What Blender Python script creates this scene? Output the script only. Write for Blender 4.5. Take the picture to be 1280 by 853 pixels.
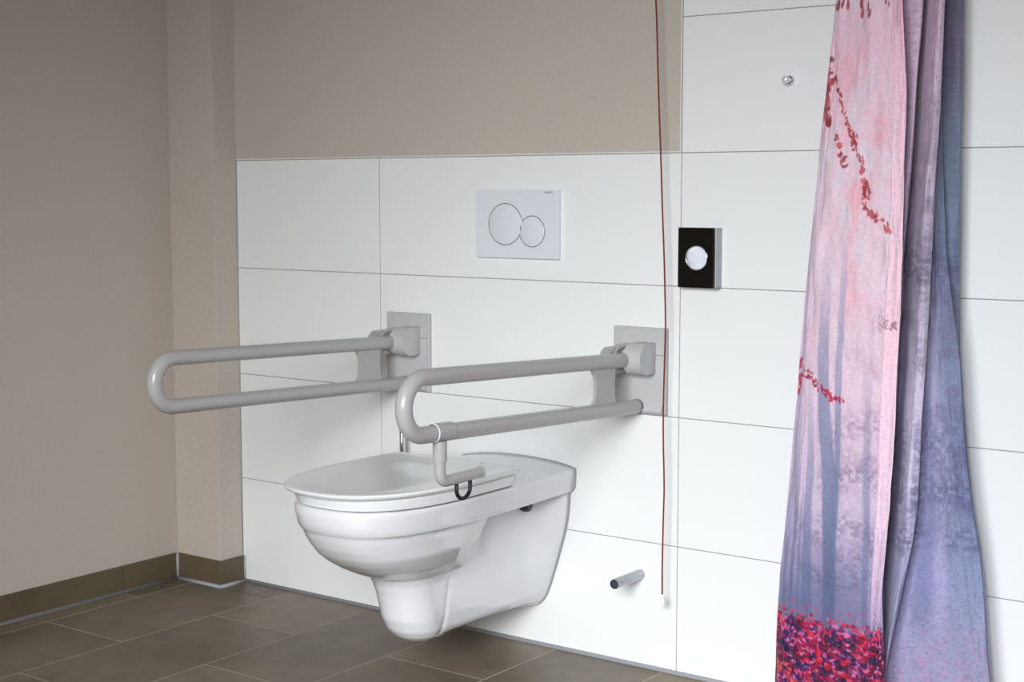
import bpy, bmesh, math, random
import numpy as np
from mathutils import Vector, Matrix
random.seed(7); rng=np.random.default_rng(5)
PI=math.pi
for o in list(bpy.data.objects): bpy.data.objects.remove(o)
sc=bpy.context.scene; C=sc.collection

# ---------------- camera, light, exposure ----------------
cam=bpy.data.cameras.new('camera'); camo=bpy.data.objects.new('camera',cam); C.objects.link(camo)
cam.sensor_width=36; cam.lens=1889.1/1280*36; cam.clip_start=.05
camo.location=(1.717,-2.9717,1.1124)
camo.rotation_euler=(PI/2-0.0983,0,0.6349)
sc.camera=camo
sc.view_settings.view_transform='Standard'; sc.view_settings.look='None'
sc.view_settings.gamma=1; sc.view_settings.use_curve_mapping=False
sc.view_settings.exposure=0.0
w=bpy.data.worlds.new('world'); sc.world=w; w.use_nodes=True
w.node_tree.nodes['Background'].inputs[0].default_value=(.75,.85,1,1)
w.node_tree.nodes['Background'].inputs[1].default_value=1.0
def area(name,loc,target,sx,sy,power,col,spread=180):
    l=bpy.data.lights.new(name,'AREA'); l.shape='RECTANGLE'; l.size=sx; l.size_y=sy
    l.energy=power; l.color=col; l.spread=math.radians(spread)
    o=bpy.data.objects.new(name,l); C.objects.link(o); o.location=loc
    o.rotation_euler=(Vector(target)-Vector(loc)).to_track_quat('-Z','Y').to_euler()
    return o
# daylight entering through the two panes of the window in the wall behind the camera
area('window_daylight',(1.00,-4.17,1.65),(-.15,0,-.88),.82,1.35,25.2,(.962,.982,1),76)
area('window_daylight',(1.90,-4.17,1.65),(-.15,0,-.88),.82,1.35,25.2,(.962,.982,1),76)

# ---------------- helpers ----------------
def link(name,me,mat=None,parent=None,smooth=False):
    o=bpy.data.objects.new(name,me); C.objects.link(o)
    if mat is not None: me.materials.append(mat)
    if parent is not None: o.parent=parent
    if smooth:
        me.polygons.foreach_set('use_smooth',[True]*len(me.polygons))
    return o
def obj(name,bm,mat,parent=None,smooth=False,sharp=None):
    me=bpy.data.meshes.new(name); bmesh.ops.recalc_face_normals(bm,faces=bm.faces[:]); bm.to_mesh(me); bm.free()
    o=link(name,me,mat,parent,smooth or sharp is not None)
    if sharp is not None: me.set_sharp_from_angle(angle=math.radians(sharp))
    return o
def thing(name,label,cat,loc=(0,0,0),group=None):
    o=bpy.data.objects.new(name,None); C.objects.link(o); o.location=loc; o.empty_display_size=.05
    o['label']=label; o['category']=cat
    if group: o['group']=group
    return o
def tag(o,label,cat,group=None):
    o['label']=label; o['category']=cat
    if group: o['group']=group
    return o
def struct(o): o['kind']='structure'; return o
def box(bm,lo,hi,bev=0,seg=1):
    r=bmesh.ops.create_cube(bm,size=1); vs=r['verts']
    s=[hi[i]-lo[i] for i in range(3)]; c=[(hi[i]+lo[i])/2 for i in range(3)]
    for v in vs: v.co=Vector([v.co[i]*s[i]+c[i] for i in range(3)])
    if bev:
        es=list({e for v in vs for e in v.link_edges})
        bmesh.ops.bevel(bm,geom=es,offset=bev,segments=seg,profile=.5,affect='EDGES',clamp_overlap=True)
    return bm
def B(lo,hi,bev=0,seg=1): return box(bmesh.new(),lo,hi,bev,seg)
def frames(pts):
    pts=[Vector(p) for p in pts]; n=len(pts); T=[]
    for i in range(n):
        a=pts[max(i-1,0)]; b=pts[min(i+1,n-1)]; T.append((b-a).normalized())
    up=Vector((0,0,1)) if abs(T[0].z)<.9 else Vector((1,0,0))
    N=(up-T[0]*up.dot(T[0])).normalized(); out=[]
    for i in range(n):
        N=(N-T[i]*N.dot(T[i])).normalized(); out.append((pts[i],N,T[i].cross(N)))
    return out
def tube(bm,pts,rad,seg=20,caps=True):
    fr=frames(pts); rings=[]
    for i,(p,N,Bn) in enumerate(fr):
        r=rad[i] if isinstance(rad,(list,tuple)) else rad
        rings.append([bm.verts.new(p+(N*math.cos(2*PI*k/seg)+Bn*math.sin(2*PI*k/seg))*r) for k in range(seg)])
    for a,b in zip(rings,rings[1:]):
        for k in range(seg): bm.faces.new((a[k],a[(k+1)%seg],b[(k+1)%seg],b[k]))
    if caps: bm.faces.new(rings[0][::-1]); bm.faces.new(rings[-1])
    return bm
def lathe(bm,prof,M,seg=32):
    # prof: (radius, height) along local z, M: matrix
    rings=[]
    for r,h in prof:
        if r<1e-6: rings.append([bm.verts.new(M@Vector((0,0,h)))])
        else: rings.append([bm.verts.new(M@Vector((r*math.cos(2*PI*k/seg),r*math.sin(2*PI*k/seg),h))) for k in range(seg)])
    for a,b in zip(rings,rings[1:]):
        for k in range(seg):
            if len(a)==1 and len(b)==1: continue
            if len(a)==1: bm.faces.new((a[0],b[(k+1)%seg],b[k]))
            elif len(b)==1: bm.faces.new((a[k],a[(k+1)%seg],b[0]))
            else: bm.faces.new((a[k],a[(k+1)%seg],b[(k+1)%seg],b[k]))
    return bm
def axis(loc,direction):
    return Matrix.Translation(Vector(loc))@Vector(direction).to_track_quat('Z','Y').to_matrix().to_4x4()
def prism(bm,poly,ext,plane='yz',bev=0,seg=2):
    """extrude a closed outline; plane yz -> along x, xz -> along y"""
    a,b=ext
    f=(lambda p,e:(e,p[0],p[1])) if plane=='yz' else ((lambda p,e:(p[0],e,p[1])) if plane=='xz' else (lambda p,e:(p[0],p[1],e)))
    A=[bm.verts.new(f(p,a)) for p in poly]; D=[bm.verts.new(f(p,b)) for p in poly]
    fa=bm.faces.new(A); fb=bm.faces.new(D[::-1]); n=len(poly)
    for i in range(n): bm.faces.new((A[i],D[i],D[(i+1)%n],A[(i+1)%n]))
    if bev:
        es=list(fa.edges)+list(fb.edges)
        bmesh.ops.bevel(bm,geom=es,offset=bev,segments=seg,profile=.5,affect='EDGES',clamp_overlap=True)
    return bm
def arc(cx,cy,r,a0,a1,n):
    return [(cx+r*math.cos(math.radians(a0+(a1-a0)*i/n)),cy+r*math.sin(math.radians(a0+(a1-a0)*i/n))) for i in range(n+1)]

# ---------------- materials ----------------
def lin(c): return tuple(((x/255)/12.92 if x/255<=.04045 else ((x/255+.055)/1.055)**2.4) for x in c)
_W='World'
def mat(name,col,rough=.5,metal=0,spec=.5,coat=0,noise=None,bump=None,coords='Object'):
    """noise=(scale,amount,detail) colour variation; bump=(scale,strength)"""
    m=bpy.data.materials.new(name); m.use_nodes=True; nt=m.node_tree; b=nt.nodes['Principled BSDF']
    c=lin(col)+(1,)
    b.inputs['Base Color'].default_value=c; b.inputs['Roughness'].default_value=rough
    b.inputs['Metallic'].default_value=metal; b.inputs['Specular IOR Level'].default_value=spec
    b.inputs['Coat Weight'].default_value=coat; b.inputs['Coat Roughness'].default_value=.05
    tc=nt.nodes.new('ShaderNodeTexCoord')
    if coords=='World': geo=nt.nodes.new('ShaderNodeNewGeometry'); vec=geo.outputs['Position']
    else: vec=tc.outputs[coords]
    prev=None
    for (s,a,d) in (noise or []):
        n=nt.nodes.new('ShaderNodeTexNoise'); n.inputs['Scale'].default_value=s; n.inputs['Detail'].default_value=d
        nt.links.new(vec,n.inputs['Vector'])
        mr=nt.nodes.new('ShaderNodeMapRange'); mr.inputs[1].default_value=.25; mr.inputs[2].default_value=.75
        mr.inputs[3].default_value=1-a; mr.inputs[4].default_value=1+a; mr.clamp=False
        nt.links.new(n.outputs[0],mr.inputs[0])
        vm=nt.nodes.new('ShaderNodeVectorMath'); vm.operation='SCALE'
        if prev is None: vm.inputs[0].default_value=c[:3]
        else: nt.links.new(prev,vm.inputs[0])
        nt.links.new(mr.outputs[0],vm.inputs['Scale']); prev=vm.outputs[0]
    if prev is not None: nt.links.new(prev,b.inputs['Base Color'])
    if bump:
        n=nt.nodes.new('ShaderNodeTexNoise'); n.inputs['Scale'].default_value=bump[0]; n.inputs['Detail'].default_value=4
        nt.links.new(vec,n.inputs['Vector'])
        bp=nt.nodes.new('ShaderNodeBump'); bp.inputs['Strength'].default_value=bump[1]; bp.inputs['Distance'].default_value=.002
        nt.links.new(n.outputs[0],bp.inputs['Height']); nt.links.new(bp.outputs[0],b.inputs['Normal'])
    return m
M_tile=mat('white_wall_tile',(238,240,240),.38,noise=[(1.2,.012,2)],bump=(3,.02))
M_grout=mat('grey_grout',(150,152,152),.9,noise=[(60,.06,3)])
M_paint=mat('beige_wall_paint',(194,185,175),.75,spec=.25,noise=[(330,.12,3),(3,.02,2)],bump=(260,.25))
M_floor=[mat('brown_floor_tile_%s'%n,c,.42,spec=.4,noise=[(3.1,.30,6),(17,.16,5),(420,.20,2)],bump=(90,.12),coords='World') for n,c in (('dark',(107,97,82)),('mid',(113,103,89)),('warm',(118,106,89)))]
M_base=mat('brown_skirting_tile',(96,85,66),.45,spec=.4,noise=[(6,.16,5),(420,.2,2)],bump=(90,.12))
M_fgrout=mat('pale_floor_grout',(178,170,156),.9,noise=[(50,.08,3)])
M_sil=mat('grey_silicone',(158,162,168),.5,spec=.4)
M_seal=mat('grey_sound_seal',(168,170,172),.6,spec=.3)
M_profile=mat('white_edge_profile',(232,231,226),.4)
M_ceil=mat('white_ceiling',(225,224,220),.9)
M_ceramic=mat('white_sanitary_ceramic',(223,224,228),.12,spec=.5,coat=.6,noise=[(2,.006,1)])
M_seat=mat('white_seat_plastic',(234,237,238),.16,spec=.5,coat=.3)
M_rail=mat('grey_coated_rail',(170,168,168),.30,spec=.5,coat=.2,noise=[(500,.03,2)])
M_railplate=mat('grey_cast_bracket',(190,190,191),.45,spec=.4,noise=[(500,.04,2)])
M_cap=mat('pale_clear_ring',(228,230,232),.25)
M_plate=mat('white_flush_plate',(226,229,235),.25,spec=.5,coat=.3)
M_dark=mat('dark_gap',(40,42,44),.6)
M_ring=mat('dark_chrome_gap',(95,98,102),.3,metal=.5)
M_black=mat('black_rubber',(14,14,15),.5)
M_mirrordark=mat('mirror_front_dark_reflection',(16,16,14),.08,spec=.5,coat=.5)  # mirror front coloured black, standing in for the dark room it reflects
M_chrome=mat('chrome',(225,227,230),.08,metal=1)
M_steel2=mat('satin_steel',(176,178,184),.22,metal=1)
M_steel=mat('brushed_steel',(160,160,164),.28,metal=1,noise=[(80,.05,3)])
M_satin=mat('satin_chrome',(240,244,242),.38,metal=.55)
M_bag=mat('white_paper_bag',(226,232,242),.6,bump=(60,.6))
M_red=mat('red_cord',(128,14,20),.6,noise=[(400,.2,2)])
M_knob=mat('white_cord_knob',(242,242,242),.3)
M_cover=mat('dark_grey_cap',(60,63,66),.5)
M_frame=mat('white_window_frame',(235,235,235),.4)

# ---------------- room ----------------
XC,XL,XR,YB,H=-1.4317,-1.612,2.9,-4.2,2.6
fl=struct(obj('floor',B((XL-.1,YB-.1,-.12),(XR+.1,.1,-.0004)),M_fgrout))
def piece(name,lo,hi,bev,mats,parent,cache={}):
    s=tuple(round(hi[i]-lo[i],4) for i in range(3)); m=random.choice(mats); k=(name,s,m.name)
    if k not in cache:
        bm=B((0,0,0),s,bev); me=bpy.data.meshes.new(name); bm.to_mesh(me); bm.free(); me.materials.append(m); cache[k]=me
    o=bpy.data.objects.new(name,cache[k]); C.objects.link(o); o.location=lo; o.parent=parent; return o
fx0,g=-1.5336,.0013
i=-1
while True:
    x0=fx0+.3*i; x1=x0+.3
    if x0>XR: break
    off=-.598 if i%2==0 else -.298
    ys=[off+.6*k for k in range(-8,4)]
    for ya in ys:
        a,b=max(ya,YB),min(ya+.6,0.0)
        xa,xb=max(x0,XL),min(x1,XR)
        if xa<XC and b>-.094:
            if xb>XC:
                if b-.0+.0>0-.0: pass
                piece('floor_tile',(XC+g,max(a,-.1)+g,-.010),(xb-g,b-g,0),.0006,M_floor,fl)
            b=min(b,-.094)
        if b-a>.01 and xb-xa>.01:
            piece('floor_tile',(xa+g,a+g,-.010),(xb-g,b-g,0),.0006,M_floor,fl)
    i+=1
# tiled back wall
wb=struct(obj('wall_back',B((XL-.1,.0008,-.01),(XR+.1,.12,H)),M_grout))
g=.0010
for r in range(8):
    z0=.3*r; z1=min(z0+.3,2.4)
    for (xa,xb) in ((XC,-.9),(-.9,0),(0,.9),(.9,1.8),(1.8,2.7),(2.7,2.9)):
        if z0>=1.199 and xb<=0: continue
        piece('wall_tile',(xa+g,0,z0+g),(xb-g,.008,z1-g),.0005,[M_tile],wb)
obj('plaster_panel',B((XC,.0002,1.204),(-.0045,.01,H)),M_paint,wb)
obj('plaster_panel',B((-.0045,.0002,2.401),(XR,.01,H)),M_paint,wb)
struct(obj('trim_1',B((XC,-.0006,1.2012),(-.0012,.009,1.2040)),M_profile))
struct(obj('trim_2',B((-.0042,-.0006,1.2040),(-.0014,.009,2.4)),M_profile))
# left wall, pillar, the walls behind the camera, ceiling
struct(obj('wall_left',B((XL-.12,YB-.1,-.01),(XL,.1,H)),M_paint))
struct(obj('wall_pillar',B((XL,-.086,-.008),(XC,.0015,H),.0015,2),M_paint))
struct(obj('wall_right',B((XR,YB-.1,-.01),(XR+.12,.1,H)),M_tile))
bm=bmesh.new(); wf=(.45,2.45,.92,2.35)
box(bm,(XL,YB-.12,-.01),(wf[0],YB,H)); box(bm,(wf[1],YB-.12,-.01),(XR,YB,H))
box(bm,(wf[0],YB-.12,-.01),(wf[1],YB,wf[2])); box(bm,(wf[0],YB-.12,wf[3]),(wf[1],YB,H))
struct(obj('wall_front',bm,M_paint))
struct(obj('ceiling',B((XL-.1,YB-.1,H),(XR+.1,.12,H+.1)),M_ceil))
bm=bmesh.new()
for lo,hi in (((wf[0],wf[2]),(wf[0]+.05,wf[3])),((wf[1]-.05,wf[2]),(wf[1],wf[3])),((wf[0]+.05,wf[2]),(wf[1]-.05,wf[2]+.05)),((wf[0]+.05,wf[3]-.05),(wf[1]-.05,wf[3])),((1.42,wf[2]+.05),(1.48,wf[3]-.05))):
    box(bm,(lo[0],YB-.09,lo[1]),(hi[0],YB-.04,hi[1]),.003)
struct(obj('window_1',bm,M_frame))
# skirting tiles
bl=struct(obj('baseboard_left',B((XL,YB,0),(XL+.002,-.088,.072)),M_grout))
ya=-.094
for yb in (-.288,-.888,-1.488,-2.088,-2.688,-3.288,-3.888,YB):
    obj('skirting_tile',B((XL+.001,yb+.001,.002),(XL+.009,ya-.001,.0745),.0006),M_base,bl); ya=yb
bp=struct(obj('baseboard_pillar',B((XL+.01,-.088,0),(XC,-.086,.072)),M_grout))
obj('skirting_tile',B((XL+.012,-.0945,.002),(XC+.008,-.087,.0745),.0006),M_base,bp)
obj('skirting_tile',B((XC+.0005,-.0865,.002),(XC+.008,-.004,.0745),.0006),M_base,bp)
# silicone beads
def bead(name,p,q,r=.0045):
    return struct(obj(name,tube(bmesh.new(),[p,q],r,10),M_sil,smooth=True))
bead('trim_3',(XC+.008,-.0005,.0010),(XR,-.0005,.0010),.0070)
bead('trim_4',(XL+.0095,YB,.001),(XL+.0095,-.097,.001),.0070)
bead('trim_5',(XL+.010,-.0955,.001),(XC+.010,-.0955,.001),.0065)
bead('trim_6',(XC+.0095,-.098,.001),(XC+.0095,-.001,.001),.0065)
bead('trim_7',(XL+.0105,-.0955,.004),(XL+.0105,-.0955,.0745),.0045)
bead('trim_8',(XC+.0075,-.0005,.002),(XC+.0075,-.0005,.0745),.0045)
bead('trim_9',(XC+.001,.0006,.0745),(XC+.001,.0006,1.2),.0022)

# ---------------- toilet ----------------
TX=-.45
wc=thing('toilet','white wall-hung long toilet with closed lid between the two grey rails','toilet',(TX,0,0))
def loft(rings,close_top=True,close_bot=True):
    bm=bmesh.new(); R=[[bm.verts.new(p) for p in r] for r in rings]; n=len(R[0])
    for a,b in zip(R,R[1:]):
        for k in range(n): 
            bm.faces.new((a[k],a[(k+1)%n],b[(k+1)%n],b[k]))
    if close_bot: bm.faces.new(R[0][::-1])
    if close_top: bm.faces.new(R[-1])
    return bm
def interp(tab,z):
    zs=[t[0] for t in tab]; return [float(np.interp(z,zs,[t[i] for t in tab])) for i in range(1,len(tab[0]))]
def sup(y,yc,a,hw,p):      # half width of a superellipse front
    t=abs(y-yc)/a
    return 0. if t>=1 else hw*(1-t**p)**(1/p)
def smax(a,b,k=.012):
    h=max(k-abs(a-b),0)/k; return max(a,b)+h*h*k*.25
def smin(a,b,k=.012):
    h=max(k-abs(a-b),0)/k; return min(a,b)-h*h*k*.25
NY=84
def contour(hwf,F,z,yb=-.0105,zf=None):
    """closed contour from the wall round the front and back, hwf(y) half width"""
    ys=[yb+(-F-yb)*math.sin(PI/2*i/NY)**1.0 for i in range(NY+1)]
    ys=[yb+(-F-yb)*(.55*(i/NY)+.45*math.sin(PI/2*i/NY)) for i in range(NY+1)]
    L=[(-hwf(y),y) for y in ys[:-1]]+[(0,-F)]+[(hwf(y),y) for y in ys[:-1][::-1]]
    return [(x,y,z if zf is None else zf(x,y,z)) for x,y in L]
# rim band (deck) half width
def deck(y,inset=0,F=.712,wall=.1685,hw=.1785):
    if y>-.40: 
        t=min(1,max(0,(-y)/.30)); t=t*t*(3-2*t); return wall+(hw-wall)*t-inset
    return max(0,sup(y,-.40,F-.40-inset*1.6,hw-inset,2.55))
# wall flange outline (half width at the wall for each height)
FL=[(.0985,.045),(.1025,.0605),(.1065,.067),(.112,.0735),(.120,.080),(.133,.0877),(.150,.0950),(.172,.103),(.1956,.1108),(.225,.1205),(.2558,.1295),(.280,.1372),(.305,.1435),(.325,.1475),(.3451,.1503),(.370,.1522),(.392,.1535)]
# bowl under the band: z, front, half width, centre y
BW=[(.262,.505,.058,-.42),(.268,.535,.080,-.425),(.280,.566,.100,-.43),(.297,.600,.117,-.43),(.317,.633,.132,-.43),(.335,.655,.1445,-.43),(.357,.674,.1540,-.42),(.377,.6865,.1630,-.41),(.393,.6945,.1685,-.40)]
# trap nose: z, front, radius
NS=[(.0985,.400,.004),(.1003,.418,.026),(.105,.434,.042),(.115,.450,.056),(.131,.466,.066),(.160,.481,.0715),(.189,.488,.073),(.219,.497,.074),(.245,.508,.076),(.262,.520,.080),(.275,.53,.082),(.40,.53,.082)]
# trap side body: z, half width
SB=[(.1135,.020),(.1165,.060),(.124,.076),(.14,.083),(.20,.088),(.30,.092),(.395,.094)]
def lower(z):
    F,r=interp(NS,z)
    flz,=interp(FL,z)
    side,=interp(SB,z) if z>=.1135 else (0,)
    bowl=z>=.262
    if bowl: bF,bh,bc=interp(BW,z)
    FF=max(F,bF) if bowl else F
    lift=np.interp(z,[.1065,.14],[0,1])
    def hwf(y):
        v=sup(y,-(F-r*1.0),r,r,2.0) if y<-(F-r) else r*.99
        if y>-.36:
            v=smin(v,side,.01) if z<.14 else v
        # side body with the groove behind the nose
        yb=-.385+.02*np.interp(z,[.12,.26],[0,1])
        if z>=.1135:
            g=min(1,max(0,(y-yb)/.24)); s=(r*.985)*(1-g)+side*g
            e=min(1,abs(y-yb)/.013); v=v if y<yb-.013 else (v if y<yb else s)
            v-=.0045*(1-e)**2*min(1,r/.05)
        elif y>-.33: v=max(.002,min(v,.9*r*max(0,(-.26-y)/.07))) if y<-.26 else .002
        # flare to the wall
        d=-y; fw=max(flz,side) if z>=.1135 else flz
        k=math.exp(-(d/.072)**2.0)
        v=max(v,.001); v=v+(fw-v)*k if fw>v else v
        if bowl:
            a=bF+bc if y<bc else .155
            st=.0085*float(np.interp(y,[-.66,-.50],[0,1]))*float(np.interp(z,[.34,.385],[0,1]))
            v=smax(v,max(0,sup(y,bc,bF+bc if y<bc else .185,bh,2.5 if y<bc else 2.2)-st),.02)
        return v
    return contour(hwf,FF,z)
rings=[]
zz=list(np.linspace(.0985,.118,10))+list(np.linspace(.122,.255,26))+list(np.linspace(.259,.300,16))+list(np.linspace(.306,.390,16))
for z in zz: rings.append(lower(z))
# the bottom is not level: it rises from the nose to the wall, so lift low points of the side body
def band(z,inset):
    return contour(lambda y:deck(y,inset),.712-inset*1.6,z)
def bot(y): return 1.0
for z,i_,f in ((.3938,.0110,.6948),(.3946,.0092,.6955),(.3965,.0080,.6970),(.400,.0068,.6995),(.408,.0052,.7040),(.420,.0036,.7075),(.432,.0020,.7095),(.441,.0008,.7105),(.446,.0012,.7095),(.4490,.0035,.7060)):
    ins=(.712-f)
    def hw(y,i_=i_,f=f):
        ii=i_
        if y>-.40:
            t=min(1,max(0,(-y)/.30)); t=t*t*(3-2*t); return .1685+(.1785-.1685)*t-ii
        return max(0,sup(y,-.40,f-.40,.1785-ii,2.55))
    rings.append(contour(hw,f,z))
def crown(x,y,z):
    d=-y; return z+.017*max(0,1-(x/.172)**2)**.8*math.exp(-(d/.055)**2)*(1 if z>.44 else 0)
rings[-1]=[(x,y,crown(x,y,z)) for x,y,z in rings[-1]]
for ins in (.012,.03,.07,.12,.17):
    rr=[]
    for x,y,z in rings[-1] if False else contour(lambda y:max(0,(.175-ins)*1.0*( (deck(y,.0035)/.175) if True else 1)),.704-ins,.4500):
        rr.append((x,y,z+.017*max(0,1-(x/.172)**2)**.8*math.exp(-(-y/.055)**2)))
    rings.append(rr)
bm=loft(rings)
bmesh.ops.remove_doubles(bm,verts=bm.verts[:],dist=1e-5)
bowl=obj('bowl',bm,M_ceramic,wc,sharp=38)
# grey joint between ceramic and wall
out=[(hwv+.0012,z) for z,hwv in FL]
pol=[(x,z) for x,z in out]+[(.1500,.3935),(.1600,.3945),(.1665,.402),(.1695,.412),(.1705,.444)]
top=[]
for i in range(13):
    x=.1695-(.339)*i/12; top.append((x,.4525+.017*max(0,1-(x/.172)**2)**.8))
full=pol+top+[(-x,z) for x,z in pol[::-1]]
obj('wall_joint',prism(bmesh.new(),full,(-.0110,-.0003),'xz'),M_seal,wc)
# seat ring and lid
def oval(F,hw,back,yc=-.43,p=2.45,n=56,z=0,rb=.03,dz=None):
    L=[]
    for i in range(n+1):
        a=PI*i/n; cx=-math.cos(a); s=math.sin(a)
        L.append((math.copysign(abs(cx)**(2/p),cx)*hw,yc-(F+yc)*s**(2/p)))
    # right side back to the hinge end with rounded rear corners
    R=[(hw-.004*t-.0*t,yc+(back+rb-yc)*0+(-back-rb-yc)*t) for t in (.25,.5,.75,1)]
    R+= [(hw-.004-rb*.4*(1-math.cos(a)),-back-rb+rb*math.sin(a)) for a in (PI/6,PI/3,PI/2)]
    R+= [((hw-.004-rb*.4)*t,-back) for t in (.6,.2)]
    Lf=[(-x,y) for x,y in R[::-1]]
    return [(x,y,z if dz is None else z+dz(x,y)) for x,y in L+R+Lf]
seat=loft([oval(.694,.1700,.250,z=.4512),oval(.700,.1770,.247,z=.4535),oval(.705,.1795,.246,z=.462),oval(.709,.182,.245,z=.474),oval(.706,.178,.246,z=.4785)])
obj('seat',seat,M_seat,wc,sharp=35)
def dish(x,y):
    t=math.hypot(x/.19,(y+.49)/.25); return -.006*max(0,1-t**3)
lr=[oval(.712,.181,.246,z=.4805),oval(.728,.1885,.243,z=.4815),oval(.734,.1915,.242,z=.4850),oval(.7355,.1925,.242,z=.4885),oval(.733,.1905,.243,z=.4915),oval(.728,.186,.246,z=.4925)]
for s in (.93,.86,.75,.6,.42,.22,.05):
    lr.append([(x*s,-.487+(y+.487)*s,.4925-.0065*min(1,((1-s)/.30))**1.3) for x,y,z in lr[5]])
obj('lid',loft(lr),M_seat,wc,sharp=40)
for s in (-1,1):
    obj('hinge',lathe(bmesh.new(),[(0,-.022),(.009,-.022),(.0115,-.019),(.0115,.019),(.009,.022),(0,.022)],axis((s*.078,-.232,.468),(1,0,0)),20),M_seat,wc,sharp=35)
    obj('hinge_post',tube(bmesh.new(),[(s*.078,-.228,.449),(s*.078,-.232,.466)],.010,16),M_ceramic,wc,smooth=True)
    c=obj('bolt_cap',lathe(bmesh.new(),[(0,.012),(.010,.012),(.0155,.008),(.0170,0),(.0170,-.02),(0,-.02)],axis((s*.104,-.114,.3750),(s,0,0)),28),M_cover,wc,sharp=35); c['label']='dark grey bolt cap'

# ---------------- hinged support rails ----------------
def make_rail(x,label,tilt_lo,holder=False):
    t=thing('support_rail',label,'grab rail',(x,0,0),'fold-down support rails beside the toilet')
    zL,zU,rt,ye=tilt_lo
    # wall plate in two shells with a seam
    obj('wall_plate',B((-.071,-.0125,.6035),(.071,-.0005,.8035),.0022,2),M_railplate,t)
    p=obj('plate_cover',B((-.066,-.0165,.742),(.066,-.012,.7995),.0015,2),M_railplate,t)
    p=obj('plate_cover',B((-.066,-.0165,.6275),(.066,-.012,.7408),.0015,2),M_railplate,t)
    obj('rest_ledge',prism(bmesh.new(),[(-.012,.6045),(-.022,.6085),(-.0245,.612),(-.016,.632),(-.012,.634)],(-.064,.064),'yz',.001,1),M_railplate,t)
    # tubes: slightly rising to the free end
    def loop(r,x0=0):
        zl0,zl1=zL; zu0,zu1=zU
        rb=(zu1-zl1)/2; yc=-(ye-rb-r); zc=(zu1+zl1)/2
        pts=[(x0,-.066,zu0)]
        for k in range(1,9): pts.append((x0,-.066+(yc+.066)*k/8,zu0+(zu1-zu0)*k/8))
        for k in range(1,24):
            a=PI/2+PI*k/24; pts.append((x0,yc+rb*math.cos(a),zc+rb*math.sin(a)))
        for k in range(0,9): pts.append((x0,yc+(-.020-yc)*k/8,zl1+(zl0-zl1)*k/8))
        return pts,yc,rb
    pts,yc,rb=loop(rt)
    n=len(pts)
    bm=bmesh.new(); tube(bm,pts,rt,28)
    # rounded end caps
    obj('tube',bm,M_rail,t,sharp=50)
    bm=bmesh.new()
    lathe(bm,[(0,.014),(.008,.0125),(.0135,.008),(rt-.0005,0),(rt-.0005,-.004)],axis((0,-.064,zU[0]-.0005),(0,1,0)),28)
    obj('end_cap',bm,M_rail,t,smooth=True)
    bm=bmesh.new(); lathe(bm,[(0,.006),(.012,.0055),(rt-.001,.003),(rt+.0006,0),(rt+.0006,-.004),(rt-.001,-.005)],axis((0,-.022,zL[0]),(0,1,0)),28)
    c=obj('rubber_buffer',bm,M_cover,t,sharp=40)
    # web joining the two tubes, concave both sides
    zb=zL[0]+.006; zt=zU[0]+.004; ym=-.165
    h=(zt-zb)/2; zm=(zt+zb)/2
    poly=[]
    for k in range(13):
        a=-1+2*k/12; poly.append((-.240+.042*(1-abs(a)**2.6)**.5 if abs(a)<1 else -.240,zm+a*h))
    for k in range(13):
        a=1-2*k/12; poly.append((-.106-.018*(1-abs(a)**2.6)**.5 if abs(a)<1 else -.106,zm+a*h))
    obj('web',prism(bmesh.new(),poly,(-.0045,.0045),'yz',.0015,2),M_rail,t)
    # ear plate round the pivot, far side of the tube
    zc=zU[0]+.004
    ear=arc(-.100,zc-.004,.031,88,190,12)+[(-.128,zU[0]-.03),(-.06,zU[0]-.03),(-.06,zc+.0265)]
    obj('pivot_ear',prism(bmesh.new(),ear,(-.034,-.0085),'yz',.003,2),M_rail,t,sharp=50)
    # hood of the ear: thin curled strip
    st=arc(-.083,zc-.006,.0335,92,170,12)
    inn=arc(-.083,zc-.006,.029,170,92,12)
    obj('pivot_hood',prism(bmesh.new(),[(-.020,st[0][1])]+st+inn+[(-.020,inn[-1][1])],(-.030,-.004),'yz',.0008,1),M_rail,t)
    # D shaped hinge housing
    zc=zU[0]+.002
    D=[(-.0160,zc+.036)]+arc(-.050,zc,.036,90,270,20)+[(-.0160,zc-.036)]
    hb=obj('hinge_housing',prism(bmesh.new(),D,(.000,.046),'yz',.0025,3),M_railplate,t,sharp=50)
    D=[(-.0160,zc+.031)]+arc(-.046,zc,.031,90,270,20)+[(-.0160,zc-.031)]
    obj('hinge_barrel',prism(bmesh.new(),D,(-.036,.002),'yz',.002,2),M_railplate,t,sharp=50)
    return t
RT=.0168
r1=make_rail(-.797,'grey fold-down support rail left of the toilet, without paper holder',((.6235,.6500),(.7320,.7555),RT,.8635))
r2=make_rail(-.0985,'grey fold-down support rail right of the toilet, with angled paper arm under it',((.6205,.6535),(.7325,.7635),RT,.8635))
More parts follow.
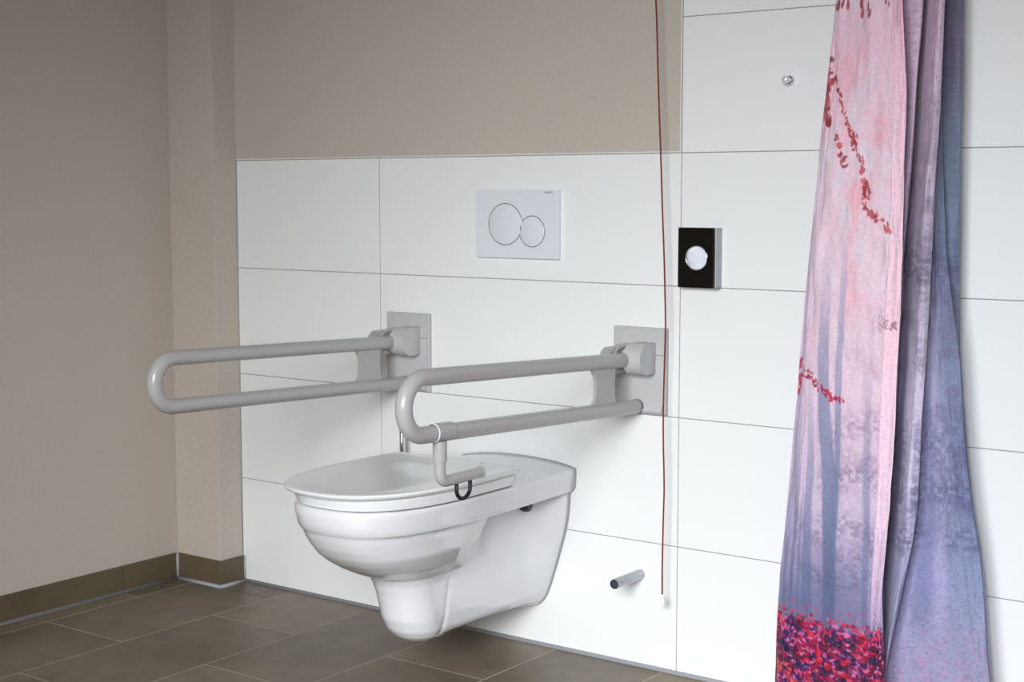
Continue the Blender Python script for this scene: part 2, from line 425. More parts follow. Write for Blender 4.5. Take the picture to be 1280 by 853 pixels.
# toilet paper arm on the right rail
y0=-.735; z0=.6525
pts=[(0,-.006,-.055),(0,-.006,-.078)]
for k in range(1,9):
    a=PI/2*k/8; pts.append((0,-.006+.020*(1-math.cos(a)),-.078-.020*math.sin(a)))
pts+=[(0,.05,-.0975),(0,.122,-.0965)]
ar=obj('paper_roll_arm',tube(bmesh.new(),pts,.0112,24),M_rail,r2,sharp=50); ar.location=(0,y0,z0); ar['label']='angled toilet paper arm clamped under the lower tube'
d=Vector((0,1,-.044)).normalized()
obj('clamp',lathe(bmesh.new(),[(RT+.0003,-.026),(RT+.0016,-.026),(RT+.0016,.026),(RT+.0003,.026),(RT+.0003,-.026)],axis((0,0,0),d),28),M_rail,ar,sharp=50)
c=obj('clamp_ring',lathe(bmesh.new(),[(RT+.0003,-.0278),(RT+.0020,-.0278),(RT+.0020,-.0262),(RT+.0003,-.0262),(RT+.0003,-.0278)],axis((0,0,0),d),28),M_cap,ar,sharp=50); c['label']='pale ring at the clamp edge'
obj('sleeve',tube(bmesh.new(),[(0,-.006,-.0165),(0,-.006,-.058)],[.0142,.0135],24),M_rail,ar,sharp=50)
bm=bmesh.new(); lathe(bm,[(0,-.001),(.0112,-.001),(.0122,.0005),(.0122,.0028),(.010,.004),(0,.004)],axis((0,.122,-.0965),(0,1,0)),24)
obj('end_cap',bm,M_rail,ar,sharp=40)
obj('end_lip',prism(bmesh.new(),[(.1225,-.090),(.1262,-.090),(.1258,-.0795),(.1235,-.0800)],(-.004,.004),'yz',.0008,1),M_rail,ar)
pts=[]
yl,yr,zt,zb2=.045,.088,-.104,-.121
pts.append((0,yl,zt))
for k in range(0,17):
    a=PI+PI*k/16; pts.append((0,(yl+yr)/2+(yr-yl)/2*math.cos(a),zb2+.0195*math.sin(a)))
pts.append((0,yr,zt))
c=obj('loop',tube(bmesh.new(),pts,.0040,12),M_black,ar,smooth=True); c['label']='black rubber loop'

# ---------------- flush plate ----------------
fp=thing('flush_plate','white flush plate with two round buttons above the toilet','flush plate',(-.4502,0,1.035))
obj('frame',B((-.1235,-.0125,-.0825),(.1235,-.0005,.0825),.0014,2),M_plate,fp)
def button(x,z,r):
    bm=bmesh.new(); lathe(bm,[(0,.0138),(r-.0022,.0138),(r-.001,.0131),(r-.0009,.0110),(0,.0110)],axis((x,0,z),(0,-1,0)),64)
    b=obj('button',bm,M_plate,fp,sharp=40)
    bm=bmesh.new(); lathe(bm,[(r-.0010,.0127),(r+.0001,.0129),(r+.0007,.0127),(r+.0007,.0110),(r-.0010,.0110)],axis((x,0,z),(0,-1,0)),64)
    obj('button_gap',bm,M_ring,b,sharp=50)
button(-.0330,-.0005,.0505); button(.0470,-.0170,.0375)
cu=bpy.data.curves.new('lettering','FONT'); cu.body='GEBERIT'; cu.size=.0062; cu.extrude=.0001; cu.align_x='CENTER'; cu.space_character=1.15
o=bpy.data.objects.new('lettering',cu); C.objects.link(o); o.rotation_euler=(PI/2,0,0); o.location=(.096,-.0127,.0745); o.parent=fp
cu.materials.append(M_dark)
bpy.context.view_layer.update(); lm=bpy.data.meshes.new_from_object(o.evaluated_get(bpy.context.evaluated_depsgraph_get())); mw=o.rotation_euler.copy(); ml=o.location.copy(); bpy.data.objects.remove(o)
o=bpy.data.objects.new('lettering',lm); C.objects.link(o); o.rotation_euler=mw; o.location=ml; o.parent=fp
if not lm.materials: lm.materials.append(M_dark)

# ---------------- hygiene bag dispenser ----------------
hd=thing('bag_dispenser','steel hygiene bag dispenser, dark reflection painted on its mirror front, on the wall right of the red cord','dispenser',(.0577,0,.967))
def framed(bm,w,h,r,y0,y1,n=40):
    # plate with a round hole, extruded y0..y1
    outer=[]
    for k in range(n):
        a=2*PI*(k+.5)/n; c,s=math.cos(a),math.sin(a); m=1/max(abs(c)/w,abs(s)/h); outer.append((c*m,s*m))
    inner=[(r*math.cos(2*PI*(k+.5)/n),r*math.sin(2*PI*(k+.5)/n)) for k in range(n)]
    V=[[bm.verts.new((x,y,z)) for x,z in L] for L in (outer,inner) for y in (y0,y1)]
    o0,o1,i0,i1=V
    for k in range(n):
        j=(k+1)%n
        bm.faces.new((o0[k],o0[j],i0[j],i0[k])); bm.faces.new((o1[k],i1[k],i1[j],o1[j]))
        bm.faces.new((o0[k],o1[k],o1[j],o0[j])); bm.faces.new((i0[k],i0[j],i1[j],i1[k]))
    return bm
box_=bmesh.new()
W2,H2=.0478,.0668
for lo,hi in (((-W2,-.028,-H2),(-W2+.0012,-.0005,H2)),((W2-.0012,-.028,-H2),(W2,-.0005,H2)),((-W2+.0012,-.028,H2-.0012),(W2-.0012,-.0005,H2)),((-W2+.0012,-.028,-H2),(W2-.0012,-.0005,-H2+.0012))):
    box(box_,lo,hi)
c=obj('housing',box_,M_steel,hd); c['label']='brushed steel sides'
c=obj('front_panel',framed(bmesh.new(),W2-.0012,H2-.0010,.0270,-.0300,-.0282),M_mirrordark,hd); c['label']='mirror front with a round hole, dark room reflection painted in'
bm=bmesh.new(); lathe(bm,[(.0262,.0303),(.0270,.0312),(.0279,.0303),(.0279,.0290),(.0262,.0290),(.0262,.0303)],axis((0,0,0),(0,-1,0)),48)
obj('hole_rim',bm,M_chrome,hd,smooth=True)
c=obj('corner_edge',B((W2-.0042,-.0306,-H2),(W2+.0003,-.0275,H2),.0010,2),M_chrome,hd)
# crumpled bag visible in the hole
bm=bmesh.new(); n=22
V=[[None]*(n+1) for _ in range(n+1)]
for a in range(n+1):
    for b in range(n+1):
        x=-.034+.068*a/n; z=-.046+.092*b/n
        y=-.0235+.002*math.sin(95*x+60*z)+.0022*math.sin(140*z-70*x+1)+.002*(1 if (z+.8*x)<-.004 else 0)
        V[a][b]=bm.verts.new((x,y,z))
for a in range(n):
    for b in range(n): bm.faces.new((V[a][b],V[a+1][b],V[a+1][b+1],V[a][b+1]))
bags=obj('paper_bag',bm,M_bag,smooth=True); bags.location=(.0577,0,.967)
so=bags.modifiers.new('thickness','SOLIDIFY'); so.thickness=.006; so.offset=-1
tag(bags,'crumpled white hygiene bags inside the round hole of the dispenser','bag')

# ---------------- robe hook ----------------
hk=thing('robe_hook','small chrome robe hook on the wall left of the curtain','hook',(.266,0,1.349))
bm=bmesh.new(); lathe(bm,[(0,0.0005),(.0098,.0005),(.0100,.002),(.0096,.011),(.0085,.0125),(.0045,.013),(0,.013)],axis((0,0,0),(0,-1,0)),28)
obj('base',bm,M_chrome,hk,sharp=35)
bm=bmesh.new(); lathe(bm,[(0,.012),(.0042,.012),(.0040,.022),(0,.022)],axis((0,0,0),(0,-1,0)),20); obj('neck',bm,M_chrome,hk,sharp=35)
bm=bmesh.new(); lathe(bm,[(0,.0205),(.0066,.0205),(.0080,.0225),(.0080,.0290),(.0072,.0315),(.0045,.0335),(0,.0342)],axis((0,0,.0),(0,-1,0)),28); obj('knob',bm,M_satin,hk,sharp=50)

# ---------------- roll holder peg, low on the right ----------------
pg=thing('spare_roll_peg','short chrome peg with dark end sticking out low on the wall beside the toilet','roll holder',(-.0977,0,.2215))
bm=bmesh.new(); lathe(bm,[(0,.0005),(.0118,.0005),(.0118,.114),(.0108,.116),(.0092,.116),(.0092,.108),(0,.108)],axis((0,0,0),(0,-1,0)),32)
obj('rod',bm,M_steel2,pg,sharp=35)
bm=bmesh.new(); lathe(bm,[(0,.1146),(.0080,.1146),(.0091,.1135),(.0091,.107),(0,.107)],axis((0,0,0),(0,-1,0)),32)
c=obj('end_plug',bm,M_cover,pg,sharp=35); c['label']='dark end plug'

# ---------------- upright chrome rod behind the lid ----------------
ur=thing('spare_roll_rod','thin upright chrome rod behind the toilet lid, mostly hidden by the right rail','roll holder',(-.7898,-.045,.4245))
bm=bmesh.new(); lathe(bm,[(0,0),(.0062,0),(.0070,.001),(.0070,.078),(.006,.080),(0,.0805)],axis((0,0,0),(0,0,1)),24)
obj('rod',bm,M_chrome,ur,sharp=35)
obj('bracket_arm',tube(bmesh.new(),[(0,0,.070),(0,.040,.070)],.0055,16),M_chrome,ur,sharp=35)
bm=bmesh.new(); lathe(bm,[(0,0),(.009,0),(.010,.002),(.010,.007),(0,.007)],axis((0,.0445,.070),(0,-1,0)),28); obj('wall_rosette',bm,M_chrome,ur,sharp=35)

# ---------------- red emergency cord ----------------
pc=thing('pull_cord','thin red emergency pull cord with white knob hanging before the wall','pull cord',(-.0094,-.050,.1942))
P=[(-.0247,.186),(-.0252,.26),(-.0240,.36),(-.0225,.44),(-.0262,.56),(-.0262,.66),(-.0238,.745),(-.0232,.82),(-.0258,.90),(-.0290,.975),(-.0345,1.08),(-.0398,1.20),(-.0450,1.30),(-.0497,1.40),(-.0560,1.54),(-.068,1.80),(-.082,2.1),(-.097,2.4),(-.103,2.578)]
P=[(x+.0153,z+(1.112-z)*.0088) if z<2.0 else (x+.0153,z) for x,z in P]
cr=[]
for i in range(len(P)-1):
    p0=P[max(i-1,0)];p1=P[i];p2=P[i+1];p3=P[min(i+2,len(P)-1)]
    for k in range(6):
        t=k/6
        f=lambda a,b,c,d:.5*(2*b+(c-a)*t+(2*a-5*b+4*c-d)*t*t+(3*b-a-3*c+d)*t**3)
        x=f(p0[0],p1[0],p2[0],p3[0]); z=p1[1]+(p2[1]-p1[1])*t; cr.append((x+.0094,.0,z-.1942))
cr.append((P[-1][0]+.0094,.0,P[-1][1]-.1942))
c=obj('cord',tube(bmesh.new(),cr,.0019,8),M_red,pc,smooth=True); c['label']='red cord'
bm=bmesh.new(); lathe(bm,[(0,.004),(.0030,.004),(.0036,.001),(.0062,-.015),(.0070,-.0185),(.0062,-.0205),(0,-.021)],axis((0,0,0),(0,0,1)),24)
obj('knob',bm,M_knob,pc,sharp=40)
bm=bmesh.new(); lathe(bm,[(0,0),(.012,0),(.036,-.008),(.038,-.021),(0,-.021)],axis((P[-1][0]+.0094,0,2.5995-.1942),(0,0,1)),32)
for v in bm.verts: pass
bm2=bmesh.new(); lathe(bm2,[(0,-.0255),(.010,-.0255),(.036,-.018),(.038,-.0006),(0,-.0006)],axis((P[-1][0]+.0094,0,2.6-.1942),(0,0,1)),32); bm.free()
obj('ceiling_switch',bm2,M_knob,pc,sharp=40)

# ---------------- shower curtain ----------------
CUZ=[-0.02, 0.04, 0.1, 0.16, 0.22, 0.28, 0.34, 0.42, 0.5, 0.6, 0.7, 0.8, 0.9, 1.0, 1.1, 1.2, 1.3, 1.4, 1.5]
CUP=[
(0.2,[0.5906, 0.5906, 0.5901, 0.5869, 0.5837, 0.5791, 0.5786, 0.5848, 0.5905, 0.5942, 0.5973, 0.5995, 0.6014, 0.6029, 0.6025, 0.602, 0.6029, 0.5962, 0.5865]),
(0.212,[0.565, 0.565, 0.5647, 0.5632, 0.5618, 0.5604, 0.5605, 0.5625, 0.565, 0.5676, 0.5692, 0.5718, 0.5751, 0.5799, 0.5802, 0.5796, 0.5801, 0.5788, 0.5772]),
(0.21,[0.4728, 0.4728, 0.4725, 0.472, 0.4715, 0.4719, 0.4735, 0.4771, 0.4819, 0.4869, 0.4912, 0.4956, 0.5006, 0.5065, 0.5105, 0.5142, 0.5189, 0.5224, 0.5249]),
(0.196,[0.3754, 0.3754, 0.3758, 0.3762, 0.3773, 0.3795, 0.3821, 0.3879, 0.3948, 0.4021, 0.4089, 0.415, 0.4216, 0.4288, 0.4363, 0.4443, 0.453, 0.4614, 0.4683]),
(0.18,[0.3415, 0.3416, 0.3423, 0.343, 0.3448, 0.3475, 0.3502, 0.3568, 0.3643, 0.3723, 0.3798, 0.3864, 0.3934, 0.4009, 0.4096, 0.4186, 0.4285, 0.4383, 0.4468]),
(0.166,[0.3457, 0.3458, 0.3464, 0.3471, 0.349, 0.3517, 0.3543, 0.361, 0.3684, 0.3764, 0.3838, 0.3904, 0.3973, 0.4048, 0.4134, 0.4224, 0.4322, 0.442, 0.4505]),
(0.155,[0.4537, 0.4537, 0.4526, 0.4513, 0.45, 0.4493, 0.4518, 0.4593, 0.4647, 0.4705, 0.4758, 0.48, 0.4844, 0.4889, 0.4928, 0.4971, 0.5023, 0.5042, 0.5027]),
(0.145,[0.5479, 0.5479, 0.5461, 0.543, 0.5397, 0.5346, 0.5364, 0.5445, 0.5487, 0.5524, 0.5556, 0.5577, 0.5596, 0.5613, 0.5608, 0.5604, 0.5613, 0.5555, 0.5447]),
(0.158,[0.5679, 0.5679, 0.5672, 0.5657, 0.5641, 0.5627, 0.5611, 0.5632, 0.5702, 0.5761, 0.5797, 0.5824, 0.5853, 0.5888, 0.5942, 0.5996, 0.6042, 0.6089, 0.6124]),
(0.078,[0.5369, 0.5369, 0.5355, 0.534, 0.5325, 0.531, 0.5295, 0.5338, 0.5407, 0.5459, 0.5494, 0.552, 0.555, 0.5585, 0.5639, 0.5693, 0.574, 0.5786, 0.5826]),
(0.166,[0.5642, 0.5642, 0.5668, 0.573, 0.5792, 0.5859, 0.5925, 0.6029, 0.6105, 0.6144, 0.6176, 0.621, 0.6242, 0.627, 0.6304, 0.6341, 0.6379, 0.6413, 0.6436]),
(0.156,[0.5558, 0.5558, 0.5611, 0.5719, 0.5826, 0.5941, 0.6056, 0.6214, 0.6294, 0.6319, 0.6348, 0.6386, 0.642, 0.6443, 0.6466, 0.6493, 0.6526, 0.6552, 0.6569]),
(0.112,[0.5239, 0.5239, 0.5326, 0.5434, 0.5544, 0.566, 0.5775, 0.5936, 0.5994, 0.6021, 0.605, 0.6089, 0.6123, 0.6147, 0.6171, 0.6197, 0.6232, 0.6258, 0.6277]),
(0.112,[0.7346, 0.7346, 0.734, 0.7262, 0.7185, 0.7107, 0.7029, 0.6925, 0.6819, 0.6703, 0.6602, 0.6492, 0.6399, 0.634, 0.6339, 0.6351, 0.6358, 0.6366, 0.6372]),
(0.106,[0.7708, 0.7708, 0.7708, 0.7644, 0.7578, 0.7512, 0.7446, 0.7341, 0.7186, 0.7034, 0.6933, 0.6844, 0.6681, 0.6528, 0.6453, 0.6394, 0.6334, 0.6324, 0.6318]),
(0.085,[0.7528, 0.7528, 0.7519, 0.7453, 0.7387, 0.7321, 0.7255, 0.7144, 0.6989, 0.6843, 0.6742, 0.6653, 0.6489, 0.6336, 0.6262, 0.6203, 0.6142, 0.6133, 0.6127]),
(0.07,[0.7582, 0.7582, 0.7568, 0.7498, 0.7426, 0.736, 0.7294, 0.7183, 0.7031, 0.6888, 0.6787, 0.6683, 0.6626, 0.6605, 0.6589, 0.6578, 0.6575, 0.6564, 0.6551]),
(0.055,[0.7599, 0.7599, 0.7582, 0.7511, 0.7442, 0.7377, 0.7314, 0.7199, 0.7039, 0.6893, 0.6792, 0.6689, 0.6639, 0.6625, 0.6606, 0.6591, 0.6587, 0.6572, 0.6556]),
(0.035,[0.7309, 0.7309, 0.7277, 0.7207, 0.7138, 0.7075, 0.7011, 0.6889, 0.6728, 0.6589, 0.6489, 0.6386, 0.6339, 0.6325, 0.6307, 0.6292, 0.6289, 0.6275, 0.6259])]

cz=np.array(CUZ); NP=len(CUP)
zt=np.concatenate([np.arange(.02,1.56,.0022),np.arange(1.56,2.0,.01),[2.0]])
K=np.zeros((NP,len(zt),2))
for i,(y,xs) in enumerate(CUP):
    xs=np.array(xs); v=np.interp(zt,cz,xs)
    sl=(xs[-1]-xs[-4])/(cz[-1]-cz[-4])
    tgt=.575+(i/(NP-1)-.5)*.16
    top=np.clip((zt-1.5)/.5,0,1); v=np.where(zt>1.5,(xs[-1]+sl*(zt-1.5))*(1-top*.6)+tgt*top*.6,v)
    # light smoothing along the height
    k=np.ones(21)/21; vp=np.pad(v,10,mode='edge'); v=np.convolve(vp,k,'valid')
    K[i,:,0]=v; K[i,:,1]=-y
seg=[34,34,44,24,10,10,8,10,12,40,22,10,90,26,10,8,10,8]
T=[]
for i,n in enumerate(seg): T+=[i+k/n for k in range(n)]
T.append(NP-1.0); T=np.array(T)
i1=np.minimum(T.astype(int),NP-2); t=(T-i1)[:,None,None]
g_=lambda j:K[np.clip(j,0,NP-1)]
p0,p1,p2,p3=g_(i1-1),g_(i1),g_(i1+1),g_(i1+2)
# cardinal spline with reduced tension so the folds stay crisp
ten=.36
m1=ten*(p2-p0); m2=ten*(p3-p1)
XY=(2*t**3-3*t**2+1)*p1+(t**3-2*t**2+t)*m1+(-2*t**3+3*t**2)*p2+(t**3-t**2)*m2
nT,nZ=len(T),len(zt)
def vnoise(u,v,seed,oct=4,gain=.5):
    """value noise on arrays u,v"""
    r=np.random.default_rng(seed); out=np.zeros(np.broadcast(u,v).shape); amp=1;tot=0
    for o in range(oct):
        G=r.random((257,257)); uu=np.asarray(u)*2**o+7.3*o; vv=np.asarray(v)*2**o+3.1*o
        a=np.floor(uu).astype(int); b=np.floor(vv).astype(int); fu=uu-a; fv=vv-b
        fu=fu*fu*(3-2*fu); fv=fv*fv*(3-2*fv); a%=256; b%=256
        out=out+amp*((G[a,b]*(1-fu)+G[a+1,b]*fu)*(1-fv)+(G[a,b+1]*(1-fu)+G[a+1,b+1]*fu)*fv)
        tot+=amp; amp*=gain
    return out/tot
TT,ZZ=np.meshgrid(T,zt,indexing='ij')
jz=int(np.argmin(abs(zt-.25))); _d=np.r_[0,np.cumsum(np.hypot(*np.diff(XY[:,jz,:],axis=0).T))]; UM=np.repeat(_d[:,None],len(zt),1)
# slight wrinkles in depth
wr=(vnoise(TT*2.2,ZZ*9,3,3)-.5)*.013*np.clip((2.0-ZZ)*2,0,1)
wr+=(vnoise(TT*3.0+ZZ*5,ZZ*30,9,2)-.5)*.0035*np.exp(-((TT-.6)/.9)**2)
X=XY[:,:,0]; Y=XY[:,:,1]+wr; 
co=np.stack([X,Y,ZZ],-1).reshape(-1,3)
I=np.arange(nT*nZ).reshape(nT,nZ)
quads=np.stack([I[:-1,:-1],I[1:,:-1],I[1:,1:],I[:-1,1:]],-1).reshape(-1,4)
me=bpy.data.meshes.new('cloth'); me.vertices.add(len(co)); me.vertices.foreach_set('co',co.ravel())
me.loops.add(quads.size); me.loops.foreach_set('vertex_index',quads.ravel().astype(np.int32))
me.polygons.add(len(quads)); me.polygons.foreach_set('loop_start',np.arange(0,quads.size,4,dtype=np.int32))
me.update(calc_edges=True)
# ---- the print: a misty pink forest, drawn in cloth coordinates (q across the panel, z up) ----
def S(c): return np.array(lin(c))
def ramp(z,stops):
    zs=[s[0] for s in stops]; cs=np.array([S(s[1]) for s in stops]); return np.stack([np.interp(z,zs,cs[:,k]) for k in range(3)],-1)
def mix(a,b,f): f=f[...,None]; return a*(1-f)+b*f
def smooth(e0,e1,x): t=np.clip((x-e0)/(e1-e0),0,1); return t*t*(3-2*t)
# q: 0 at the left fold, 1 at the free edge
q=np.interp(TT,[0,1,2,3,4],[1.0,.85,.50,.12,0.0])
U=TT
panel=(TT<=4.3)
colP=ramp(ZZ,[(.0,(150,130,165)),(.25,(140,132,165)),(.36,(165,156,188)),(.5,(200,182,206)),(.65,(216,192,211)),(.8,(224,198,213)),(1.0,(230,202,216)),(1.2,(232,200,216)),(1.4,(229,193,211)),(1.6,(222,196,213))])
n1=vnoise(q*4+3,ZZ*9,21,4); n2=vnoise(q*7+9,ZZ*17,22,5,.6)
colP=mix(colP,S((236,170,185))[None,None]*np.ones_like(colP),smooth(.50,.75,n1)*.75*smooth(.75,1.0,ZZ))
colP=mix(colP,S((216,212,224))[None,None]*np.ones_like(colP),smooth(.50,.68,n2)*.55*smooth(.5,1.0,ZZ))
colP=mix(colP,S((190,175,205))[None,None]*np.ones_like(colP),smooth(.18,.0,q)*.55*smooth(1.35,1.0,ZZ))
# foliage haze in horizontal clumps
def haze(zc,dz,qa,qb,amt,seed,col):
    global colP
    n=vnoise(q*34,ZZ*130,seed,4,.75); m=np.exp(-((ZZ-zc-.012*np.sin(q*9+seed))/dz)**2)*smooth(qa-.08,qa+.08,q)*smooth(qb+.06,qb-.06,q)
    colP=mix(colP,np.ones_like(colP)*S(col),np.clip(m*amt*smooth(.30,.70,n),0,1))
for a in ((.86,.022,.75,1.0,.7,31,(150,110,135)),(.655,.03,.30,.9,.75,32,(150,125,158)),(.60,.018,.3,.85,.55,36,(150,125,158)),(.548,.030,.3,.95,.85,33,(125,110,145)),(.44,.035,.1,.95,.7,34,(120,110,140)),(.40,.018,.35,.98,.75,37,(118,104,130)),(.345,.03,.2,.95,.7,38,(100,98,125)),(.78,.03,.45,.9,.45,35,(190,150,175))): haze(*a)
# trunks: q at the bottom, q at the top, widths, top height
def trunk(q0,q1,w0,w1,ztop,amt,zb=.28):
    global colP
    f=np.clip((ZZ-zb)/(ztop-zb),0,1); qc=q0+(q1-q0)*f+.006*np.sin(ZZ*14+q0*20); ww=w0+(w1-w0)*f
    m=smooth(ww+.012,ww-.012,np.abs(q-qc))*smooth(ztop+.05,ztop-.20,ZZ)*smooth(zb-.12,zb,ZZ)
    tc=ramp(ZZ,[(.25,(82,96,132)),(.45,(104,114,150)),(.7,(140,142,176)),(1.0,(190,172,200))])
    colP=mix(colP,tc,np.clip(m*amt,0,1))
def bent(pts,wd,amt,z0,z1):
    global colP
    zs=[p[1] for p in pts]; qc=np.interp(ZZ,zs,[p[0] for p in pts])+.004*np.sin(ZZ*23); w_=wd*(1.15-.35*np.clip((ZZ-z0)/(z1-z0),0,1))
    m=smooth(w_+.010,w_-.010,np.abs(q-qc))*smooth(z1+.04,z1-.22,ZZ)*smooth(z0-.10,z0+.02,ZZ)
    tc=ramp(ZZ,[(.25,(84,98,132)),(.45,(108,118,152)),(.65,(140,144,176)),(.9,(180,170,198))])
    colP=mix(colP,tc,np.clip(m*amt,0,1))
bent([(.50,.25),(.47,.40),(.42,.52),(.33,.66),(.27,.80),(.24,1.0)],.060,.95,.27,1.0)
bent([(.50,.25),(.50,.40),(.495,.52),(.46,.66),(.43,.80),(.40,1.05)],.036,.9,.27,1.08)
bent([(.30,.25),(.26,.45),(.20,.65),(.14,.9)],.036,.7,.27,.78); bent([(.14,.25),(.12,.45),(.08,.7)],.024,.6,.27,.70)
bent([(.22,.25),(.19,.5),(.15,.6)],.014,.6,.27,.62)
trunk(.78,.72,.030,.028,.80,.62); trunk(.06,.03,.03,.02,1.0,.5)
# low blue mist
colP=mix(colP,np.ones_like(colP)*S((92,100,138)),smooth(.46,.27,ZZ)*.72*smooth(1.05,.55,q))
# hem strip, painted paler because it faces more to the light
hem=smooth(.853,.858,q)*smooth(.20,.34,ZZ)
colP=mix(colP,ramp(ZZ,[(.3,(205,178,208)),(.5,(236,206,226)),(.8,(246,206,222)),(1.2,(244,204,222)),(1.5,(238,186,205))]),hem*.8)
colP=mix(colP,np.ones_like(colP)*S((196,160,186)),smooth(.006,.002,np.abs(q-.856))*.5*smooth(.25,.3,ZZ))
# red undergrowth at the foot
edge=.250+.030*(vnoise(q*9,ZZ*0+2,41,3)-.5)+.022*(vnoise(q*40,ZZ*90,42,3)-.5)*2
red=smooth(edge+.012,edge-.012,ZZ)
c1=vnoise(q*30,ZZ*110,43,4,.7); c2=vnoise(q*22+5,ZZ*80+4,44,4,.7); c3=vnoise(q*10,ZZ*42,45,4,.6)
rc=np.ones_like(colP)*S((140,24,58))
rc=mix(rc,np.ones_like(colP)*S((196,30,58)),smooth(.50,.62,c1))
rc=mix(rc,np.ones_like(colP)*S((44,34,84)),smooth(.46,.56,c2))
rc=mix(rc,np.ones_like(colP)*S((196,96,156)),smooth(.62,.72,vnoise(q*60,ZZ*200,46,2))*.9)
rc=mix(rc,np.ones_like(colP)*S((26,20,46)),smooth(.46,.62,c3)*.75)
oran=smooth(.02,.0,np.abs(ZZ-(.135-.10*q)-.012*np.sin(q*20)))*smooth(.75,.35,q)*smooth(.42,.5,c1)
rc=mix(rc,np.ones_like(colP)*S((228,84,72)),oran)
oran=smooth(.016,.0,np.abs(ZZ-(.085-.10*q)-.01*np.sin(q*16)))*smooth(.8,.45,q)*smooth(.42,.5,c1)
rc=mix(rc,np.ones_like(colP)*S((222,80,74)),oran*.8)
colP=mix(colP,rc,red*smooth(1.05,1.0,q))
# scattered leaves above the undergrowth and the red sprays
WP=.27   # panel width in metres, for round leaves
r_=np.random.default_rng(11)
def leaf(qc,zc,l,wd,ang,col,amt=.92):
    global colP
    m0=(np.abs(zt-zc)<l+.004); qi=np.where((np.abs(np.interp(T,[0,1,2,3,4],[1,.85,.5,.12,0.])-qc)*WP<l+.006)&(T<=4.0))[0]; zi=np.where(m0)[0]
    if len(qi)==0 or len(zi)==0: return
    a,b=qi[0],qi[-1]+1; c,d=zi[0],zi[-1]+1
    dx=(q[a:b,c:d]-qc)*WP; dz=ZZ[a:b,c:d]-zc; u=dx*math.cos(ang)+dz*math.sin(ang); v=-dx*math.sin(ang)+dz*math.cos(ang)
    s=(u/l)**2+(v/(wd*(1-.35*u/l)))**2
    colP[a:b,c:d]=mix(colP[a:b,c:d],np.ones_like(colP[a:b,c:d])*S(col),smooth(1.25,.85,s)*amt)
reds=[(178,72,82),(196,88,96),(158,62,76),(206,104,112),(142,58,70)]
def spray(pts,n,size,spreadd,cols=reds,amt=.92):
    P_=np.array(pts); L=np.linspace(0,len(P_)-1,n)
    for s in L:
        i=min(int(s),len(P_)-2); f=s-i; p=P_[i]*(1-f)+P_[i+1]*f
        l=size*r_.uniform(.6,1.2); leaf(p[0]+r_.normal(0,spreadd)/WP,p[1]+r_.normal(0,spreadd),l,l*.5,r_.uniform(0,PI),cols[r_.integers(len(cols))],amt)
spray([(.0,1.35),(.06,1.325),(.14,1.335),(.22,1.30),(.34,1.245),(.42,1.205),(.52,1.17)],60,.0062,.0030)
spray([(.40,1.225),(.46,1.20)],14,.0062,.006)
spray([(.02,1.37),(.05,1.32),(.02,1.30)],18,.009,.008)
spray([(.02,1.29),(.05,1.265),(.12,1.24)],26,.009,.006)
spray([(.22,1.225),(.30,1.19),(.36,1.16)],18,.0068,.0035)
spray([(.52,1.17),(.58,1.13),(.60,1.09)],30,.0068,.0045)
spray([(.60,1.09),(.68,1.065),(.72,1.062)],9,.0085,.005)
spray([(.78,1.058),(.84,1.04)],6,.0085,.004)
for (a,b,c) in ((.02,1.47,.011),(.08,1.475,.012),(.14,1.478,.012),(.22,1.475,.012),(.40,1.475,.013),(.42,1.455,.012),(.52,1.465,.010),(.55,1.452,.010),(.72,1.472,.006),(.76,1.467,.006)):
    leaf(a,b,c,c*.5,PI/2+r_.uniform(-.5,.5),reds[r_.integers(5)])
spray([(.0,.775),(.02,.735),(.01,.715)],22,.0070,.004,[(190,36,66),(170,30,60),(205,60,90)])
spray([(.03,.752),(.18,.735),(.30,.722),(.38,.708),(.50,.703)],34,.0058,.0035,[(190,36,66),(170,30,60),(205,60,90),(130,50,80)])
spray([(.06,.757),(.18,.750)],12,.0035,.002,[(170,40,70)])
spray([(.82,.862),(.90,.856),(.97,.858)],26,.004,.006,[(150,100,125),(130,90,120)],.6)
for k in range(420):
    z_=r_.uniform(.03,.262)-0; leaf(r_.uniform(0,.99),z_,r_.uniform(.003,.007),r_.uniform(.0018,.0032),r_.uniform(-.6,.6),[(206,30,54),(176,22,52),(214,60,86),(206,106,160),(130,20,56),(50,36,90)][r_.integers(6)],.85)
for k in range(60):
    leaf(r_.uniform(0,.97),r_.uniform(.25,.285),r_.uniform(.002,.0045),.0017,r_.uniform(-.8,.8),[(190,50,90),(170,70,110)][r_.integers(2)],.6)
# ---- rest of the cloth (behind the panel): mauve at the top, blue mist lower ----
s=(TT-6)
colR=ramp(ZZ,[(.0,(158,150,182)),(.2,(154,154,188)),(.35,(160,160,196)),(.5,(190,182,214)),(.7,(206,196,222)),(.9,(190,178,202)),(1.1,(190,174,196)),(1.3,(202,180,202)),(1.5,(212,184,206))])
colB=ramp(ZZ,[(.0,(156,150,182)),(.2,(146,150,182)),(.35,(134,144,180)),(.5,(124,134,170)),(.7,(122,132,168)),(.9,(120,132,158)),(1.1,(112,126,148)),(1.25,(110,120,142)),(1.4,(112,104,130)),(1.5,(100,98,118))])
bl=smooth(11.4,13.6,TT); colR=mix(colR,colB,bl)
nn=vnoise(UM*16,ZZ*22,51,5,.65)
colR=mix(colR,np.ones_like(colR)*S((104,98,126)),smooth(.50,.68,nn)*.45*smooth(.35,.6,ZZ)*smooth(1.3,1.1,ZZ))
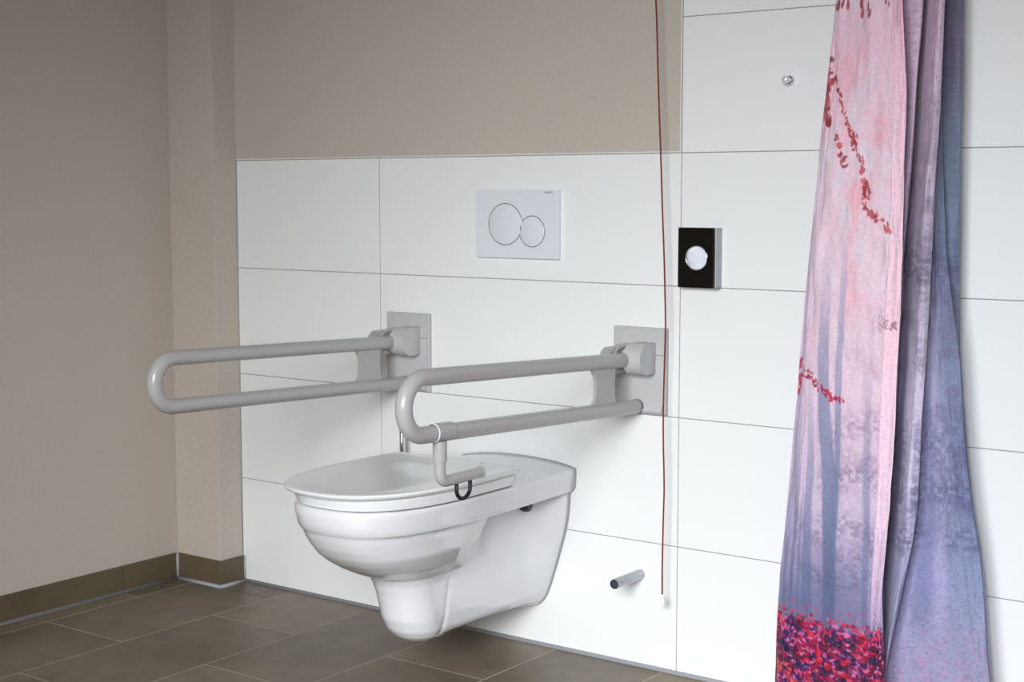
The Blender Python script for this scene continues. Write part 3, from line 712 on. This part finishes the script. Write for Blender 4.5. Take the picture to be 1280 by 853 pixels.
# foliage bands
for zc,dz,am,sd in ((.97,.06,.6,52),(.62,.05,.6,53),(.52,.05,.7,54),(.43,.03,.7,55)):
    n=vnoise(UM*70,ZZ*110,sd,4,.75); m=np.exp(-((ZZ-zc)/dz)**2)*smooth(.35,.60,n)*am
    colR=mix(colR,np.ones_like(colR)*S((88,88,128)),np.clip(m,0,1))
# pale gap between trunks and slim trunks on the folds
for tc,wd,z0_,z1_,col,am in ((9.45,.10,.42,.85,(120,120,165),.7),(10.0,.25,.50,.72,(216,206,232),.6),(12.2,.5,.30,.43,(150,150,190),.4),(12.62,.12,.24,.44,(172,164,208),.6),(12.45,.12,.24,.75,(112,116,158),.5),(13.25,.05,.2,1.0,(110,108,144),.35),(14.9,.1,.2,.9,(100,108,150),.4)):
    m=smooth(wd+.05,wd-.05,np.abs(TT-tc))*smooth(z0_-.03,z0_+.03,ZZ)*smooth(z1_+.05,z1_-.05,ZZ)
    colR=mix(colR,np.ones_like(colR)*S(col),np.clip(m*am,0,1))
sp=vnoise(UM*190,ZZ*210,57,3,.7)
colR=mix(colR,np.ones_like(colR)*S((196,128,172)),smooth(.56,.68,sp)*smooth(.34,.10,ZZ)*.75)
colR=mix(colR,np.ones_like(colR)*S((90,92,132)),smooth(.58,.70,vnoise(UM*190,ZZ*200,58,3,.7))*.3)
col=np.where(panel[...,None],colP,colR)
# weave-scale mottling of the print
fine=1+.20*(vnoise(UM*420,ZZ*420,61,2,.7)-.5)*2
col=np.clip(col*fine[...,None],0,1)
at=me.color_attributes.new('print','FLOAT_COLOR','POINT')
at.data.foreach_set('color',np.concatenate([col,np.ones(col.shape[:2]+(1,))],-1).reshape(-1).astype(np.float32))
me.polygons.foreach_set('use_smooth',np.ones(len(quads),dtype=bool))
mc=bpy.data.materials.new('printed_polyester'); mc.use_nodes=True; nt=mc.node_tree; b=nt.nodes['Principled BSDF']
an=nt.nodes.new('ShaderNodeAttribute'); an.attribute_name='print'
nt.links.new(an.outputs['Color'],b.inputs['Base Color']); b.inputs['Roughness'].default_value=.6; b.inputs['Specular IOR Level'].default_value=.25
b.inputs['Sheen Weight'].default_value=.15
tc=nt.nodes.new('ShaderNodeTexCoord'); no=nt.nodes.new('ShaderNodeTexNoise'); no.inputs['Scale'].default_value=35; no.inputs['Detail'].default_value=5
mp=nt.nodes.new('ShaderNodeMapping'); mp.inputs['Scale'].default_value=(1,1,.6); nt.links.new(tc.outputs['Object'],mp.inputs[0]); nt.links.new(mp.outputs[0],no.inputs['Vector'])
bp=nt.nodes.new('ShaderNodeBump'); bp.inputs['Strength'].default_value=.35; bp.inputs['Distance'].default_value=.004
nt.links.new(no.outputs[0],bp.inputs['Height']); nt.links.new(bp.outputs[0],b.inputs['Normal'])
ct=thing('shower_curtain','pink and lilac misty forest print shower curtain with red leaves, gathered at right','curtain',(0,0,0))
cl=link('cloth',me,mc,ct)
# rail above the frame that carries it
rl=thing('curtain_rail','white curtain rail on the wall above the forest shower curtain','rail',(.575,0,2.045))
obj('rod',tube(bmesh.new(),[(0,-.001,0),(0,-1.6,0)],.012,20),M_knob,rl,sharp=40)
obj('hanger',tube(bmesh.new(),[(0,-1.58,0),(0,-1.58,.554)],.006,14),M_knob,rl,sharp=40)
